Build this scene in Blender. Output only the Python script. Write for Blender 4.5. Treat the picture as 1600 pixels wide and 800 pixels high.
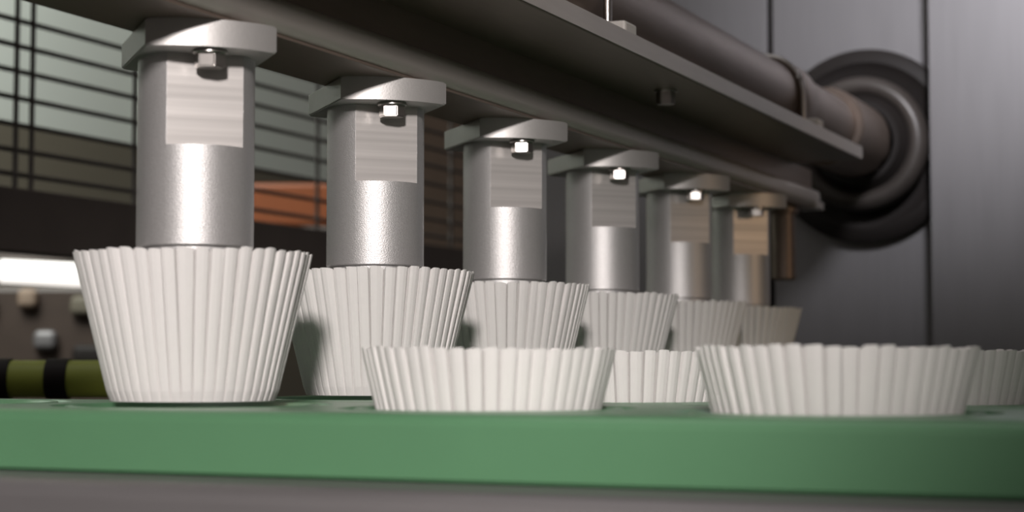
import bpy, bmesh, math, random
from mathutils import Vector, Matrix
random.seed(7)
for o in list(bpy.data.objects): bpy.data.objects.remove(o)
S = bpy.context.scene
COL = S.collection
MM = 0.001
Z0 = 1.0                       # camera height above the floor (m)
PHI = math.radians(24.0)       # the machine is turned by this about the vertical
CU, SU = math.cos(PHI), math.sin(PHI)
FPX = 2764.0

# ------------------------------------------------------------------ camera
cam_d = bpy.data.cameras.new('camera'); cam = bpy.data.objects.new('camera', cam_d); COL.objects.link(cam)
cam_d.sensor_width = 36.0; cam_d.lens = FPX / 1600 * 36
cam_d.clip_start = 0.01; cam_d.clip_end = 60
cam.location = (0, 0, Z0)
cam.rotation_euler = (math.radians(90) + 0.0611, 0, 0)
cam_d.dof.use_dof = True; cam_d.dof.focus_distance = 0.635; cam_d.dof.aperture_fstop = 15
S.camera = cam

# ------------------------------------------------------------------ world, lights, exposure
w = bpy.data.worlds.new('world'); S.world = w; w.use_nodes = True
w.node_tree.nodes['Background'].inputs[0].default_value = (1.0, 0.88, 0.81, 1)
w.node_tree.nodes['Background'].inputs[1].default_value = 0.092

def aim(o, target):
    d = Vector(target) - o.location
    o.rotation_euler = d.to_track_quat('-Z', 'Y').to_euler()
def lamp(name, kind, loc, target, power, color, **kw):
    d = bpy.data.lights.new(name, kind); d.energy = power; d.color = color
    for k, v in kw.items(): setattr(d, k, v)
    o = bpy.data.objects.new(name, d); COL.objects.link(o); o.location = loc; aim(o, target)
    return o
# key: a lamp behind and above the camera
lamp('key_spot', 'SPOT', (-0.02, -0.50, Z0 + 0.335), (-0.090, 0.60, Z0 + 0.0), 46, (1.0, 0.92, 0.885),
     spot_size=math.radians(26), spot_blend=0.75, shadow_soft_size=0.045)
# hall lighting overhead
lamp('hall_light', 'AREA', (-0.5, 0.5, Z0 + 1.9), (-0.1, 0.6, Z0), 5, (1.0, 0.96, 0.95), size=1.4)
# unseen fill lamp, added to brighten the pale far wall
lamp('far_hall_light', 'AREA', (-0.75, 1.45, Z0 + 0.85), (-0.80, 2.6, Z0 + 0.42), 21, (0.97, 1.0, 0.95), size=0.6)
# cool lamp over the end wall
lamp('end_light', 'SPOT', (0.24, 0.55, Z0 + 0.50), (0.31, 1.22, Z0 + 0.27), 28, (0.96, 0.95, 1.0),
     spot_size=math.radians(36), spot_blend=1.0, shadow_soft_size=0.06)
# warm lamp low at the right, by the far end of the row
lamp('warm_light', 'SPOT', (0.72, 0.60, Z0 + 0.16), (0.13, 1.06, Z0 + 0.015), 1.5, (1.0, 0.66, 0.40),
     spot_size=math.radians(26), spot_blend=0.9, shadow_soft_size=0.05)
S.view_settings.view_transform = 'Standard'; S.view_settings.look = 'None'
S.view_settings.gamma = 1; S.view_settings.use_curve_mapping = False
S.view_settings.exposure = 0.0

# ------------------------------------------------------------------ frame helpers (mm)
P1 = (-97.1, 540.6)            # axis of the nearest punch, camera-relative x, depth
def W(u, v, h):
    return Vector(((P1[0] + CU * u + SU * v) * MM, (P1[1] - SU * u + CU * v) * MM, Z0 + h * MM))

# ------------------------------------------------------------------ materials
MATS = {}
def mat(name, base, rough=0.5, metal=0.0, noise=0.0, nscale=300, bump=0.0, bscale=600, aniso=0.0, stretch=None,
        emit=None, spec=0.5, rvar=0.0, transl=0.0):
    if name in MATS: return MATS[name]
    m = bpy.data.materials.new(name); m.use_nodes = True
    nt = m.node_tree; b = nt.nodes['Principled BSDF']; L = nt.links
    b.inputs['Base Color'].default_value = (*base, 1); b.inputs['Roughness'].default_value = rough
    b.inputs['Metallic'].default_value = metal; b.inputs['Specular IOR Level'].default_value = spec
    tc = nt.nodes.new('ShaderNodeTexCoord'); mp = nt.nodes.new('ShaderNodeMapping')
    L.new(tc.outputs['Object'], mp.inputs[0])
    if stretch: mp.inputs['Scale'].default_value = stretch
    if noise or rvar:
        n = nt.nodes.new('ShaderNodeTexNoise'); n.inputs['Scale'].default_value = nscale; n.inputs['Detail'].default_value = 6
        L.new(mp.outputs[0], n.inputs['Vector'])
        if noise:
            mx = nt.nodes.new('ShaderNodeMixRGB'); mx.inputs[1].default_value = (*[c * (1 - noise) for c in base], 1)
            mx.inputs[2].default_value = (*[min(1, c * (1 + noise)) for c in base], 1)
            L.new(n.outputs['Fac'], mx.inputs[0]); L.new(mx.outputs[0], b.inputs['Base Color'])
        if rvar:
            mr = nt.nodes.new('ShaderNodeMapRange'); mr.inputs[3].default_value = rough - rvar; mr.inputs[4].default_value = rough + rvar
            L.new(n.outputs['Fac'], mr.inputs[0]); L.new(mr.outputs[0], b.inputs['Roughness'])
    if bump:
        n2 = nt.nodes.new('ShaderNodeTexNoise'); n2.inputs['Scale'].default_value = bscale; n2.inputs['Detail'].default_value = 4
        bp = nt.nodes.new('ShaderNodeBump'); bp.inputs['Strength'].default_value = bump; bp.inputs['Distance'].default_value = 0.0005
        L.new(mp.outputs[0], n2.inputs['Vector']); L.new(n2.outputs['Fac'], bp.inputs['Height']); L.new(bp.outputs[0], b.inputs['Normal'])
    if emit:
        b.inputs['Emission Color'].default_value = (*emit[0], 1); b.inputs['Emission Strength'].default_value = emit[1]
    if transl:
        tr = nt.nodes.new('ShaderNodeBsdfTranslucent'); tr.inputs[0].default_value = (*base, 1)
        ms = nt.nodes.new('ShaderNodeMixShader'); ms.inputs[0].default_value = transl
        L.new(b.outputs[0], ms.inputs[1]); L.new(tr.outputs[0], ms.inputs[2]); L.new(ms.outputs[0], nt.nodes['Material Output'].inputs[0])
    MATS[name] = m
    return m
M_ALU = mat('satin_aluminium', (0.60, 0.595, 0.595), 0.46, 0.70, noise=0.12, nscale=1400, bump=0.25, bscale=2500, rvar=0.05)
_b = M_ALU.node_tree.nodes['Principled BSDF']; _b.inputs['Coat Weight'].default_value = 0.18; _b.inputs['Coat Roughness'].default_value = 0.14
M_FLANGE = mat('matt_aluminium', (0.60, 0.59, 0.58), 0.5, 0.75, noise=0.05, nscale=300, bump=0.1, bscale=1500)
M_MILL = mat('milled_aluminium', (0.60, 0.58, 0.565), 0.42, 0.55, noise=0.3, nscale=60, stretch=(.1, .1, 7), bump=0.05, bscale=500)
M_CHROME = mat('zinc_bolt_steel', (0.50, 0.48, 0.46), 0.28, 1.0, noise=0.04)
M_BAR = mat('bar_steel', (0.58, 0.54, 0.50), 0.45, 0.55, noise=0.08, nscale=60, stretch=(6, 0.6, 6))
M_STEEL = mat('beam_steel', (0.25, 0.195, 0.162), 0.42, 0.45, noise=0.12, nscale=60, stretch=(6, 0.6, 6), bump=0.1, bscale=900)
M_SHAFT = mat('shaft_steel', (0.24, 0.19, 0.16), 0.45, 0.7, noise=0.15, nscale=60, stretch=(4, 0.5, 4))
M_PAPER = mat('white_paper', (0.88, 0.865, 0.855), 0.85, 0, noise=0.02, nscale=500, bump=0.15, bscale=1500, transl=0.10, spec=0.2)
M_GREEN = mat('green_plastic', (0.098, 0.235, 0.122), 0.34, 0, noise=0.05, nscale=40, bump=0.15, bscale=1200)
M_RAIL = mat('rail_steel', (0.20, 0.192, 0.196), 0.5, 0.5, noise=0.06, nscale=40, stretch=(1, 6, 6))
M_WALL = mat('brushed_sheet_steel', (0.23, 0.222, 0.228), 0.45, 0.45, noise=0.06, nscale=30, stretch=(8, 8, 0.5), rvar=0.05)
M_RUBBER = mat('black_rubber', (0.016, 0.013, 0.012), 0.6, 0, noise=0.15, nscale=80, spec=0.25)
M_RING = mat('worn_dark_ring', (0.06, 0.051, 0.046), 0.4, 0.1, noise=0.15, nscale=80)
M_DARK = mat('dark_painted_steel', (0.10, 0.084, 0.075), 0.6, 0.1, noise=0.2, nscale=30)
M_WIRE = mat('guard_wire', (0.10, 0.09, 0.085), 0.5, 0.4, noise=0.1)
M_WHITE = mat('white_nylon', (0.72, 0.70, 0.66), 0.5, 0, noise=0.03)
M_BED = mat('conveyor_bed_steel', (0.05, 0.048, 0.045), 0.6, 0.5, noise=0.1, nscale=40)
M_OLIVE = mat('olive_belt', (0.36, 0.42, 0.07), 0.5, 0, noise=0.1, nscale=40)
M_ORANGE = mat('orange_plastic', (0.24, 0.065, 0.018), 0.5, 0, noise=0.1, nscale=20)
M_PALE = mat('pale_panel', (0.62, 0.66, 0.61), 0.6, 0, noise=0.04, nscale=4)
M_BROWNW = mat('brown_wall', (0.13, 0.115, 0.085), 0.7, 0, noise=0.15, nscale=5)
M_CARD = mat('brown_card', (0.26, 0.19, 0.14), 0.7, 0, noise=0.2, nscale=20)
M_FLOOR = mat('grey_concrete', (0.16, 0.155, 0.15), 0.7, 0, noise=0.15, nscale=6)
M_TUBE = mat('lit_lamp_tube', (0.9, 0.9, 0.88), 0.5, emit=((1.0, 0.95, 0.9), 1.2))

# ------------------------------------------------------------------ mesh helpers, all in mm in the local (u, v, h) frame
def finish(name, bm, m, parent=None, smooth=False, angle=35):
    for v in bm.verts: v.co *= MM
    bmesh.ops.recalc_face_normals(bm, faces=bm.faces)
    me = bpy.data.meshes.new(name); bm.to_mesh(me); bm.free()
    me.materials.append(m)
    o = bpy.data.objects.new(name, me); COL.objects.link(o)
    if smooth:
        for p in me.polygons: p.use_smooth = True
        me.set_sharp_from_angle(angle=math.radians(angle))
    if parent: o.parent = parent
    return o
def place(o, u, v, h, rz=0.0):
    o.location = W(u, v, h); o.rotation_euler = (0, 0, -PHI + rz); return o
def tag(o, label, cat=None, group=None, kind=None):
    o['label'] = label
    if cat: o['category'] = cat
    if group: o['group'] = group
    if kind: o['kind'] = kind
    return o
def thing(name, u, v, h, label, cat, group=None, kind=None, rz=0.0):
    o = bpy.data.objects.new(name, None); COL.objects.link(o); o.empty_display_size = 0.02
    place(o, u, v, h, rz); return tag(o, label, cat, group, kind)
def box(bm, x0, x1, y0, y1, z0, z1, bev=0.0, seg=2):
    r = bmesh.ops.create_cube(bm, size=1)
    vs = r['verts']
    for v in vs:
        v.co.x = x0 + (v.co.x + .5) * (x1 - x0); v.co.y = y0 + (v.co.y + .5) * (y1 - y0); v.co.z = z0 + (v.co.z + .5) * (z1 - z0)
    if bev:
        es = list({e for v in vs for e in v.link_edges})
        bmesh.ops.bevel(bm, geom=es, offset=bev, segments=seg, affect='EDGES', profile=0.5)
def B(x0, x1, y0, y1, z0, z1, bev=0.0, seg=2):
    bm = bmesh.new(); box(bm, x0, x1, y0, y1, z0, z1, bev, seg); return bm
def lathe(bm, prof, n=64, mtx=None, close=False):
    rings = []
    for r, z in prof:
        if r < 1e-6: rings.append([bm.verts.new((0, 0, z))])
        else: rings.append([bm.verts.new((r * math.cos(2 * math.pi * i / n), r * math.sin(2 * math.pi * i / n), z)) for i in range(n)])
    pairs = list(zip(rings, rings[1:])) + ([(rings[-1], rings[0])] if close else [])
    for a, b in pairs:
        for i in range(n):
            j = (i + 1) % n
            if len(a) == 1 and len(b) == 1: continue
            if len(a) == 1: bm.faces.new((a[0], b[i], b[j]))
            elif len(b) == 1: bm.faces.new((a[i], a[j], b[0]))
            else: bm.faces.new((a[i], a[j], b[j], b[i]))
    if mtx is not None:
        vs = [v for R in rings for v in R]
        bmesh.ops.transform(bm, matrix=mtx, verts=vs)
def tube(bm, pts, r, n=12, cap=True):
    pts = [Vector(p) for p in pts]; rings = []
    for i, p in enumerate(pts):
        t = (pts[min(i + 1, len(pts) - 1)] - pts[max(i - 1, 0)]).normalized()
        a = Vector((0, 0, 1)) if abs(t.z) < .9 else Vector((0, 1, 0))
        x = t.cross(a).normalized(); y = t.cross(x)
        rings.append([bm.verts.new(p + r * (math.cos(2 * math.pi * k / n) * x + math.sin(2 * math.pi * k / n) * y)) for k in range(n)])
    for a, b in zip(rings, rings[1:]):
        for k in range(n): bm.faces.new((a[k], a[(k + 1) % n], b[(k + 1) % n], b[k]))
    if cap: bm.faces.new(rings[0]); bm.faces.new(rings[-1])
def prism(bm, outline, z0, z1):
    a = [bm.verts.new((x, y, z0)) for x, y in outline]; b = [bm.verts.new((x, y, z1)) for x, y in outline]
    n = len(outline)
    for i in range(n): bm.faces.new((a[i], a[(i + 1) % n], b[(i + 1) % n], b[i]))
    bm.faces.new(a); bm.faces.new(b)
def copy_tree(o, parent=None):
    c = o.copy(); COL.objects.link(c); c.parent = parent
    for ch in list(o.children): copy_tree(ch, c)
    return c
ROTY = Matrix.Rotation(math.radians(-90), 4, 'X')     # lathe axis z -> +v

# heights above the camera (mm)
H_TRAY = -12.3; TRAY_T = 17.2; H_FL0 = 93.1; H_FL1 = 101.2; H_PL0 = 126.0; H_PL1 = 134.4
PITCH_V = 115.6; PITCH_U = 99.0

# ------------------------------------------------------------------ setting
def struct(o, label): o['label'] = label; o['category'] = o.name.split('_')[0]; o['kind'] = 'structure'; return o
fl = finish('floor', B(-3000, 3000, -2500, 6000, -20, 0), M_FLOOR)
fl.location = (0, 0, 0); struct(fl, 'grey concrete factory floor below the machine')
V_WALL = 815.0
wb = thing('wall_right', 0, V_WALL, 0, 'grey sheet steel end wall of the machine behind the shaft', 'wall', kind='structure')
for x0, x1 in ((-240, -49.0), (-44.2, 620)):
    finish('panel', B(x0, x1, 0, 4, -240, 520, 0.2), M_WALL, wb)
finish('panel', B(75.4, 640, -29, -26, -240, 520, 0.8), M_WALL, wb)
finish('backing', B(-230, 610, 5, 30, -240, 520), M_RUBBER, wb)
finish('bracket', B(300, 330, -26, 0, -200, 500), M_DARK, wb)

# far left background
wl = thing('wall_left', -1100, 1600, 0, 'pale panelled factory wall with dark lower half beyond the wire guard', 'wall', kind='structure')
finish('upper_panel', B(-30, 0, -2200, 420, 287, 640), M_PALE, wl)
finish('top_panel', B(-30, 0, -2200, 420, 640, 1500), M_BROWNW, wl)  # unseen dark panel, added to cut pale bounce onto the punches
finish('lower_panel', B(-30, 0, -2200, 420, -900, 287), M_BROWNW, wl)
finish('post', B(0, 14, -100, -60, -900, 1500), mat('faded_post', (0.30, 0.31, 0.25), 0.7, noise=0.1), wl)
finish('end_panel', B(-30, 0, 420, 4200, -900, 1500), M_CARD, wl)

# ------------------------------------------------------------------ conveyor frame
cf = thing('conveyor_frame', 0, 0, H_TRAY - TRAY_T, 'grey steel conveyor rail running under the front edge of the green tray', 'conveyor')
rl = finish('side_rail', B(-420, 620, -84, -40, -75, -0.2, 5, 4), M_RAIL, cf, True)
finish('bed_plate', B(-420, 620, -40, 720, -66, -62, 1), M_BED, cf)
finish('rear_rail', B(-49, 620, 690, 720, -62, -0.2, 2), M_BED, cf)
for x in (-400, 600):
    finish('leg', B(x - 20, x + 20, -70, -30, -(1000 - 29.5), -75, 3), M_RAIL, cf)
    finish('leg', B(x - 20, x + 20, 660, 700, -(1000 - 29.5), -66, 3), M_RAIL, cf)

# ------------------------------------------------------------------ green carrier trays with round cells
def tray_mesh(i0, i1, hw=57.3, rh=34.0, rnd=3.6, thick=TRAY_T):
    bm = bmesh.new(); n = 64; hu = PITCH_U / 2; top = 0.0; bot = -thick
    hv = hw - rnd
    for i in range(i0, i1 + 1):
        cx = i * PITCH_U
        def ring(r, z): return [bm.verts.new((cx + r * math.cos(2 * math.pi * (k + .5) / n), r * math.sin(2 * math.pi * (k + .5) / n), z)) for k in range(n)]
        def sq(z, vv):
            out = []
            for k in range(n):
                a = 2 * math.pi * (k + .5) / n; c, s = math.cos(a), math.sin(a)
                t = min(hu / abs(c), vv / abs(s)); out.append(bm.verts.new((cx + t * c, t * s, z)))
            return out
        chain = [sq(top, hv), ring(42.5, 0), ring(41.5, -0.9), ring(38.5, -0.9), ring(37.7, 0.0), ring(36.0, 0.0), ring(rh, -1.6), ring(rh - 0.6, bot), sq(bot, hv)]
        for a, b in zip(chain, chain[1:]):
            for k in range(n): bm.faces.new((a[k], a[(k + 1) % n], b[(k + 1) % n], b[k]))
        # the square corners left out by the radial mapping
        for sx in (-1, 1):
            for sy in (-1, 1):
                for z, R in ((top, chain[0]), (bot, chain[-1])):
                    cv = bm.verts.new((cx + sx * hu, sy * hv, z))
                    near = sorted(R, key=lambda v: (v.co - cv.co).length)[:2]
                    if len({round(near[0].co.x, 4), round(near[1].co.x, 4)}) == 2: bm.faces.new((cv, near[0], near[1]))
    xa, xb = i0 * PITCH_U - hu, i1 * PITCH_U + hu
    for s in (-1, 1):                                    # long edges, rounded on top
        prof = [(hv + rnd * math.sin(a * math.pi / 12), top - rnd + rnd * math.cos(a * math.pi / 12)) for a in range(7)] + [(hw, bot + 1), (hw - 1, bot), (hv, bot)]
        rows = [[bm.verts.new((x, s * y, z)) for y, z in prof] for x in (xa, xb)]
        for k in range(len(prof) - 1): bm.faces.new((rows[0][k], rows[0][k + 1], rows[1][k + 1], rows[1][k]))
        for r in rows: bm.faces.new(r)
    for x in (xa, xb):                                   # ends
        vs = [bm.verts.new((x, y, z)) for y, z in ((-hv, top), (hv, top), (hv, bot), (-hv, bot))]; bm.faces.new(vs)
    bmesh.ops.remove_doubles(bm, verts=bm.verts, dist=0.01)
    return bm
ords = ['first', 'second', 'third', 'fourth', 'fifth', 'sixth']
tr0 = finish('carrier_tray', tray_mesh(-3, 4), M_GREEN, None, True, 30)
place(tr0, 0, 0, H_TRAY)
tag(tr0, 'long green plastic carrier tray with round cells along the front of the conveyor', 'tray', 'green carrier trays')
trn = None
for i in range(1, 6):
    if trn is None: t = trn = finish('carrier_tray', tray_mesh(0, 4), M_GREEN, None, True, 30)
    else: t = trn.copy(); COL.objects.link(t)
    place(t, 0, i * PITCH_V, H_TRAY)
    tag(t, 'green carrier tray behind the front one, under the %s punch from the camera' % ords[i], 'tray', 'green carrier trays')

# ------------------------------------------------------------------ pleated paper liners
R_BASE, R_RIM, H_LIN = 24.7, 35.1, 44.2
NP = 50
def liner_wall(seed, mirror):
    rnd = random.Random(seed); bm = bmesh.new()
    ph = [(0.0, 0.55), (0.25, 0.9), (0.55, 1.0), (0.74, 0.85), (0.81, -0.9), (0.86, -1.0), (0.95, 0.2)]
    ns = 14; rows = []
    am = [rnd.uniform(.75, 1.2) for _ in range(NP)]; hj = [rnd.uniform(-.35, .35) for _ in range(NP)]; aj = [rnd.uniform(-.12, .12) for _ in range(NP)]
    wob = [rnd.uniform(0, 6.28) for _ in range(3)]
    for j in range(ns + 1):
        s = j / ns; row = []
        for p in range(NP):
            for q, (f, k) in enumerate(ph):
                a = 2 * math.pi * (p + f + aj[p] * s) / NP * (-1 if mirror else 1)
                R = R_BASE + (R_RIM - R_BASE) * (0.97 * s + 0.03 * s * s)
                R += s * (0.45 * math.sin(2 * a + wob[0]) + 0.3 * math.sin(3 * a + wob[1]))
                amp = (0.36 + 0.86 * s ** 0.8) * am[p]
                if s < 0.04: amp *= 0.6; R -= 0.25
                zz = s * (H_LIN + hj[p] * s + (0.5 * k if s > .93 else 0) + 0.25 * s * math.sin(2 * a + wob[2]))
                row.append(bm.verts.new(((R + amp * k) * math.cos(a), (R + amp * k) * math.sin(a), zz)))
        rows.append(row)
    n = len(rows[0])
    for a, b in zip(rows, rows[1:]):
        for i in range(n): bm.faces.new((a[i], a[(i + 1) % n], b[(i + 1) % n], b[i]))
    return bm
def liner_base():
    bm = bmesh.new(); lathe(bm, [(0, 0.25), (R_BASE - 3, 0.25), (R_BASE - 0.8, 0.12), (R_BASE - 0.8, 0.0), (0, 0.0)], 54); return bm
protos = {}
def make_liner(kind, u, v, h, label, group, rz):
    if kind not in protos:
        t = bpy.data.objects.new('cupcake_liner', None); COL.objects.link(t); t.empty_display_size = 0.02
        wl_ = finish('pleated_wall', liner_wall(11 + kind, kind < 3), M_PAPER, t)
        sm = wl_.modifiers.new('paper_thickness', 'SOLIDIFY'); sm.thickness = 0.00014; sm.offset = 1
        finish('base', liner_base(), M_PAPER, t)
        protos[kind] = t
    else: t = copy_tree(protos[kind])
    place(t, u, v, h, rz); tag(t, label, 'cupcake liner', group)
    return t
near_names = ['leftmost, nearest punch with the widest shaft', 'second punch from the left', 'third punch from the left', 'fourth punch from the left', 'fifth punch from the left', 'sixth, farthest and dimmest punch']
for i in range(6):
    make_liner(i % 3, 0, i * PITCH_V, H_TRAY + 1.3, 'tall white pleated paper liner held on the ' + near_names[i], 'paper liners held on the punches', 0.37 * i)
FH = H_TRAY - 27.9
make_liner(3, PITCH_U, 0, FH, 'white pleated liner sunk in the front tray, in front of the second punch', 'paper liners sunk in the trays', 1.1)
make_liner(4, 2 * PITCH_U, 0, FH, 'white pleated liner sunk in the front tray, the big near one at right', 'paper liners sunk in the trays', 2.0)
make_liner(0, PITCH_U, PITCH_V, FH, 'white sunk liner half hidden between the two front liners', 'paper liners sunk in the trays', 2.9)
make_liner(3, 2 * PITCH_U, PITCH_V, FH, 'dim sunk liner at the right picture edge behind the big near liner', 'paper liners sunk in the trays', 4.2)

# ------------------------------------------------------------------ punches
R_P, D_FLAT = 17.8, 13.5
NROT = math.radians(-45)                 # milled face looks along +u -v
H_FLAT = 65.4
def punch_shaft(z_bot):
    bm = bmesh.new(); half = math.acos(D_FLAT / R_P); N = 96
    angs = set(2 * math.pi * k / N for k in range(N))
    for c in (NROT, NROT + math.pi):
        for e in (-half, half): angs.add((c + e) % (2 * math.pi))
    angs = sorted(angs)
    def rad(a, flat, R):
        if not flat: return R
        for c in (NROT, NROT + math.pi):
            d = (a - c + math.pi) % (2 * math.pi) - math.pi
            if abs(d) <= half + 1e-6: return min(R, D_FLAT / math.cos(d))
        return R
    levels = [(z_bot, R_P - 2.2, 0), (z_bot + 1.5, R_P - 0.6, 0), (34.4, R_P - 0.5, 0), (34.4, R_P - 1.3, 0), (35.3, R_P - 1.3, 0), (35.3, R_P - .25, 0), (35.7, R_P, 0),
              (H_FLAT, R_P, 0), (H_FLAT, R_P, 1), (H_FL0, R_P, 1)]
    rows = [[bm.verts.new((rad(a, f, R) * math.cos(a), rad(a, f, R) * math.sin(a), z)) for a in angs] for z, R, f in levels]
    n = len(angs)
    for a, b in zip(rows, rows[1:]):
        for i in range(n): bm.faces.new((a[i], a[(i + 1) % n], b[(i + 1) % n], b[i]))
    bm.faces.new(rows[0]); bm.faces.new(rows[-1])
    bmesh.ops.remove_doubles(bm, verts=bm.verts, dist=0.001)
    return bm
def flange():
    bm = bmesh.new(); t0 = 19.6; n0 = 22.5; tip = 28.0
    out = []
    sag = tip - n0; R = (t0 * t0 + sag * sag) / (2 * sag); a0 = math.asin(t0 / R)
    for k in range(25):
        a = -a0 + 2 * a0 * k / 24; out.append((tip - R + R * math.cos(a), R * math.sin(a)))
    for k in range(25):
        a = -a0 + 2 * a0 * k / 24; out.append((-(tip - R + R * math.cos(a)), -R * math.sin(a)))
    c, s = math.cos(NROT), math.sin(NROT)
    prism(bm, [(x * c - y * s, x * s + y * c) for x, y in out], H_FL0, H_FL1)
    es = [e for e in bm.edges if abs(e.verts[0].co.z - e.verts[1].co.z) < .01]
    bmesh.ops.bevel(bm, geom=es, offset=0.4, segments=2, affect='EDGES')
    return bm
def mill_face():
    rnd = random.Random(3); bm = bmesh.new(); half = math.sqrt(R_P ** 2 - D_FLAT ** 2) - 0.1; nb = 6
    c, s = math.cos(NROT), math.sin(NROT)
    def P(x, y, z): return (x * c - y * s, x * s + y * c, z)
    for k in range(nb):
        z0 = H_FLAT + 0.05 + (H_FL0 - H_FLAT - .1) * k / nb; z1 = H_FLAT + 0.05 + (H_FL0 - H_FLAT - .1) * (k + 1) / nb
        d0 = D_FLAT + 0.05 + rnd.uniform(0, .12); d1 = D_FLAT + 0.05 + rnd.uniform(0, .3)
        q = [P(D_FLAT - .1, -half, z0), P(d0, -half, z0), P(d1, -half, z1), P(D_FLAT - .1, -half, z1)]
        r = [P(D_FLAT - .1, half, z0), P(d0, half, z0), P(d1, half, z1), P(D_FLAT - .1, half, z1)]
        a = [bm.verts.new(x) for x in q]; b = [bm.verts.new(x) for x in r]
        for i in range(4): bm.faces.new((a[i], a[(i + 1) % 4], b[(i + 1) % 4], b[i]))
        bm.faces.new(a); bm.faces.new(b)
    return bm
def hexhead(bm, r, z0, z1):
    prism(bm, [(r * math.cos(math.pi / 3 * k + .35), r * math.sin(math.pi / 3 * k + .35)) for k in range(6)], z0, z1)
    bmesh.ops.bevel(bm, geom=list(bm.edges), offset=0.35, segments=2, affect='EDGES')
def make_punch():
    t = bpy.data.objects.new('punch', None); COL.objects.link(t); t.empty_display_size = .02
    finish('shaft', punch_shaft(H_TRAY + 1.75), M_ALU, t, True, 20)
    finish('flange', flange(), M_FLANGE, t, True, 25)
    mf = finish('milled_face', mill_face(), M_MILL, t); mf['label'] = 'flat milled face with tool marks'
    bm = bmesh.new(); hexhead(bm, 4.7, -4.0, 0)
    b = finish('bolt', bm, M_CHROME, t); b['label'] = 'shiny hexagon bolt head'
    b.location = (20.3 * math.cos(NROT) * MM, 20.3 * math.sin(NROT) * MM, (H_FL0 - 1.2) * MM)
    bm = bmesh.new(); lathe(bm, [(0, 0), (5.0, 0), (5.3, .3), (5.3, .9), (5.0, 1.2), (0, 1.2)], 32)
    finish('washer', bm, M_CHROME, b, True)
    return t
pl = ['aluminium punch nearest the camera, the widest and leftmost of the row', 'aluminium punch second from the left with crisp milled face',
      'aluminium punch third from the left, right of the sharp second one', 'aluminium punch fourth from the left, slightly blurred with brownish flat',
      'dim brown lit punch fifth from the left', 'darkest punch at the far right end of the row']
pr = make_punch()
for i in range(6):
    t = pr if i == 0 else copy_tree(pr)
    place(t, 0, i * PITCH_V, 0); tag(t, pl[i], 'punch', 'aluminium punches under the beam')

gp = thing('guide_post', 6, 655, 0, 'short dark post hanging under the far end of the beam', 'post')
bm = bmesh.new(); lathe(bm, [(0, 54), (7, 54), (7.8, 55), (7.8, 97), (10, 97), (10, H_FL1), (0, H_FL1)], 40)
finish('rod', bm, M_SHAFT, gp, True)

# ------------------------------------------------------------------ carrier beam, top plate
cb = thing('carrier_beam', 0, 0, H_FL1, 'long dark steel beam with overhanging plate that carries the punches', 'beam')
z = H_FL1
bm = bmesh.new(); hb_ = 12.5; rb_ = 4.0
prof = [(-14, 1.0)] + [(24 - rb_ + rb_ * math.sin(a * math.pi / 16), 1.0 + rb_ - rb_ * math.cos(a * math.pi / 16)) for a in range(9)] + [(24 - rb_ + rb_ * math.cos(a * math.pi / 16), hb_ - rb_ + rb_ * math.sin(a * math.pi / 16)) for a in range(9)] + [(-14, hb_)]
fa = [bm.verts.new((x, -330, y)) for x, y in prof]; fb = [bm.verts.new((x, 680, y)) for x, y in prof]
for k in range(len(prof)): bm.faces.new((fa[k], fa[(k + 1) % len(prof)], fb[(k + 1) % len(prof)], fb[k]))
bm.faces.new(fa); bm.faces.new(fb)
finish('base_strip', B(-14, 21.5, -330, 678, 0.02, 1.05, 0.2), M_STEEL, cb)  # darker steel strip paints the shade on the bar's underside
finish('beam_bar', bm, M_BAR, cb, True)
finish('web', B(-10, 20.5, -330, 672, hb_ - .05, H_PL0 - z + .05), M_STEEL, cb)
finish('lit_edge', B(63.9, 64.4, -330, 626, H_PL0 - z + .5, H_PL1 - z - .5), M_BAR, cb)  # lighter steel strip paints the key light on the plate's near edge
finish('top_plate', B(-30, 64, -330, 626, H_PL0 - z, H_PL1 - z, 0.7), M_STEEL, cb)
finish('end_lug', B(10, 24, 668, 690, 0.05, 5, 0.4), M_BAR, cb)

# ------------------------------------------------------------------ shaft, clamps, seal
UA, HA, RS = 25.0, 157.0, 20.8
sh = thing('drive_shaft', UA, 0, HA, 'thick brown grey steel shaft lying along the top of the beam', 'shaft')
bm = bmesh.new(); lathe(bm, [(0, -330), (RS, -330), (RS, 812), (0, 812)], 64, ROTY)
finish('shaft_body', bm, M_SHAFT, sh, True)
bm = bmesh.new(); lathe(bm, [(RS + .1, 690), (25, 690), (26, 691), (26, 770), (RS + .1, 770)], 64, ROTY, True)
finish('sleeve', bm, M_SHAFT, sh, True)
def clamp(v, label):
    t = thing('shaft_clamp', UA, v, H_PL1, label, 'clamp', 'clamps on the drive shaft')
    r = RS + 2.2; c = HA - H_PL1
    pts = [(r, 0, 3)] + [(r * math.cos(a * math.pi / 20), 0, c + r * math.sin(a * math.pi / 20)) for a in range(21)] + [(-r, 0, 3)]
    bm = bmesh.new(); tube(bm, pts, 1.8, 14); finish('u_bolt', bm, M_CHROME, t, True)
    for s in (1, -1):
        finish('foot_block', B(s * 26.5 - 7, s * 26.5 + 7, -7, 7, 0.02, 7, 1.2), M_WHITE, t)
    return t
clamp(229, 'bright wire clamp with white foot at the top of the picture')
c2 = clamp(546, 'pale clamp round the shaft near the black end seal')
bm = bmesh.new(); lathe(bm, [(RS + .1, -6), (23.5, -6), (24, -5), (24, 24), (23.5, 25), (RS + .1, 25)], 64, ROTY, True)
cl = finish('collar', bm, M_SHAFT, sh, True); cl.location = (0, 556 * MM, 0)
bm = bmesh.new(); hexhead(bm, 4.6, -6.5, -0.8); pb = finish('plate_bolt', bm, M_CHROME, cb); pb.location = (44 * MM, 314 * MM, (H_PL0 - H_FL1) * MM)
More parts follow.
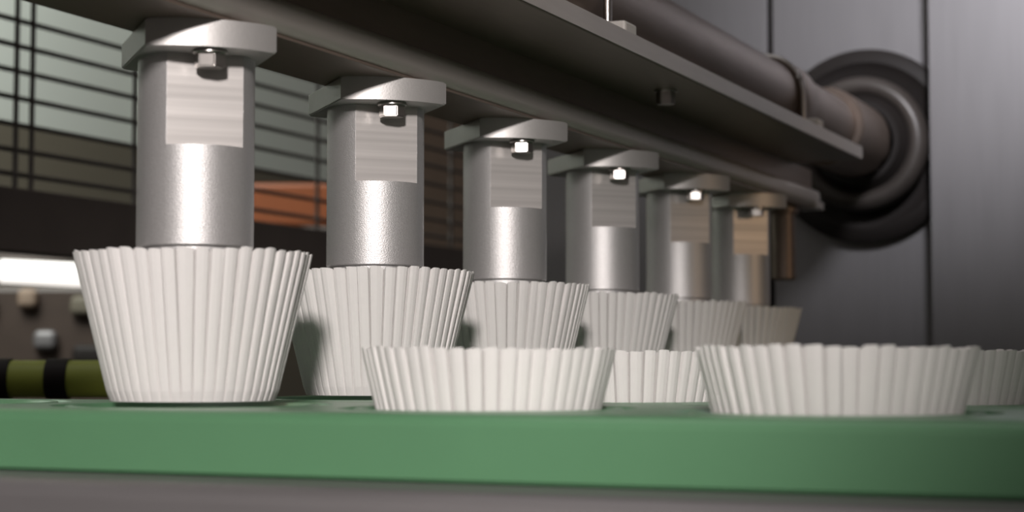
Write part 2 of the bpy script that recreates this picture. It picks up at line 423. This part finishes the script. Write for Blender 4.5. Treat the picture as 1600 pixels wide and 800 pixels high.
bm = bmesh.new(); lathe(bm, [(0, 0), (5.4, 0), (5.4, -.8), (0, -.8)], 32); finish('washer', bm, M_CHROME, pb, True)

se = thing('shaft_seal', UA, V_WALL - 4, HA, 'round black rubber seal where the shaft enters the end wall', 'seal')
bm = bmesh.new(); lathe(bm, [(26.2, 3.9), (70, 3.9), (70, -5), (66, -8), (60, -9), (54, -5), (26.2, -5)], 96, ROTY, True)
finish('outer_disc', bm, M_RUBBER, se, True)
bm = bmesh.new(); lathe(bm, [(41 + 7.5 * math.cos(a * math.pi / 12), -16 + 10 * math.sin(a * math.pi / 12)) for a in range(24)], 96, ROTY, True)
finish('inner_ring', bm, M_RING, se, True)
bm = bmesh.new(); lathe(bm, [(26.2, -5.1), (44, -5.1), (40, -14), (30, -30), (26.2, -30)], 96, ROTY, True)
finish('boot', bm, M_RUBBER, se, True)

# ------------------------------------------------------------------ wire guard at the left
gd = thing('wire_guard', -512, 700, 0, 'dark wire guard panel with horizontal rods behind the punches', 'guard')
for h in (133, 150, 168, 187, 206, 224, 242, 260, 278):
    bm = bmesh.new(); tube(bm, [(0, -500, h), (0, 700, h)], 1.9, 10); finish('rod', bm, M_WIRE, gd, True)
for v in (527, 544, 665, 804, 943, 1082, 1221):
    bm = bmesh.new(); tube(bm, [(3.9, v - 700, 118), (3.9, v - 700, 292)], 1.9, 10); finish('upright', bm, M_WIRE, gd, True)
finish('bottom_rail', B(-12, 12, -500, 700, 78, 122, 1), M_DARK, gd)
finish('top_rail', B(-12, 12, -500, 700, 292, 316, 1), M_DARK, gd)
for v in (-490, 690): finish('post', B(-12, 12, v - 12, v + 12, -1000, 78, 1), M_DARK, gd)

# ------------------------------------------------------------------ things in the blurred background
def cz(px, py, z):               # picture direction at a given depth -> point (mm)
    return Vector(((px - 800) / FPX * z, z, (569 - py) / FPX * z))
def bgthing(name, c, bm, m, label, cat, smooth=False):
    o = finish(name, bm, m, None, smooth); o.location = (c.x * MM, c.y * MM, Z0 + c.z * MM); return tag(o, label, cat)
c = cz(450, 358, 1900)
bgthing('storage_crate', c, B(-60, 60, -40, 40, 0, 46, 4), M_ORANGE, 'blurred orange plastic crate seen between the first two punches', 'crate')
bgthing('shelf', cz(450, 358, 1900), B(-62, 90, -44, 44, -30, -0.2, 2), M_DARK, 'dark shelf under the orange crate', 'shelf')
tl = bpy.data.objects.new('batten_lamp', None); COL.objects.link(tl); c = cz(20, 428, 2000); tl.location = (c.x * MM, c.y * MM, Z0 + c.z * MM)
tag(tl, 'glowing white tube lamp at the left picture edge', 'lamp')
bm = bmesh.new(); tube(bm, [(-14, 0, 3), (110, 0, -3)], 13, 16); finish('tube', bm, M_TUBE, tl, True)
finish('housing', B(-22, 118, 2, 22, 16, 34, 2), M_DARK, tl)
mb = bpy.data.objects.new('machine_block', None); COL.objects.link(mb); c = cz(60, 560, 1960); mb.location = (c.x * MM, c.y * MM, Z0 + c.z * MM)
tag(mb, 'brown blurred machine block under the glowing tube', 'machine')
finish('body', B(-160, 175, 0, 40, -60, 80, 6), mat('dark_brown_enamel', (0.05, 0.034, 0.026), 0.5, noise=0.3, nscale=30), mb)
for x, h0, w_, m_ in ((-60, 60, 30, M_RUBBER), (10, 20, 26, M_RAIL), (-10, 66, 22, M_CARD), (52, 58, 30, M_BROWNW), (-110, 10, 60, M_RUBBER), (60, 4, 40, M_RUBBER)):
    finish('fitting', B(x - w_ / 2, x + w_ / 2, -14, 2, h0 - 11, h0 + 11, 7, 4), m_, mb)
rb = bpy.data.objects.new('belt_roller', None); COL.objects.link(rb); c = cz(60, 592, 900); rb.location = (c.x * MM, c.y * MM, Z0 + c.z * MM)
tag(rb, 'olive green roller with black bands behind the tray at left', 'roller')
bm = bmesh.new(); lathe(bm, [(0, -180), (9.5, -180), (9.5, 46), (0, 46)], 40, Matrix.Rotation(math.radians(90), 4, 'Y')); finish('drum', bm, M_OLIVE, rb, True)
for x, w_ in ((-60, 4), (-17, 4), (11, 5.5)):
    bm = bmesh.new(); lathe(bm, [(9.6, x - w_), (10.4, x - w_), (10.4, x + w_), (9.6, x + w_)], 40, Matrix.Rotation(math.radians(90), 4, 'Y'), True); finish('band', bm, M_RUBBER, rb, True)
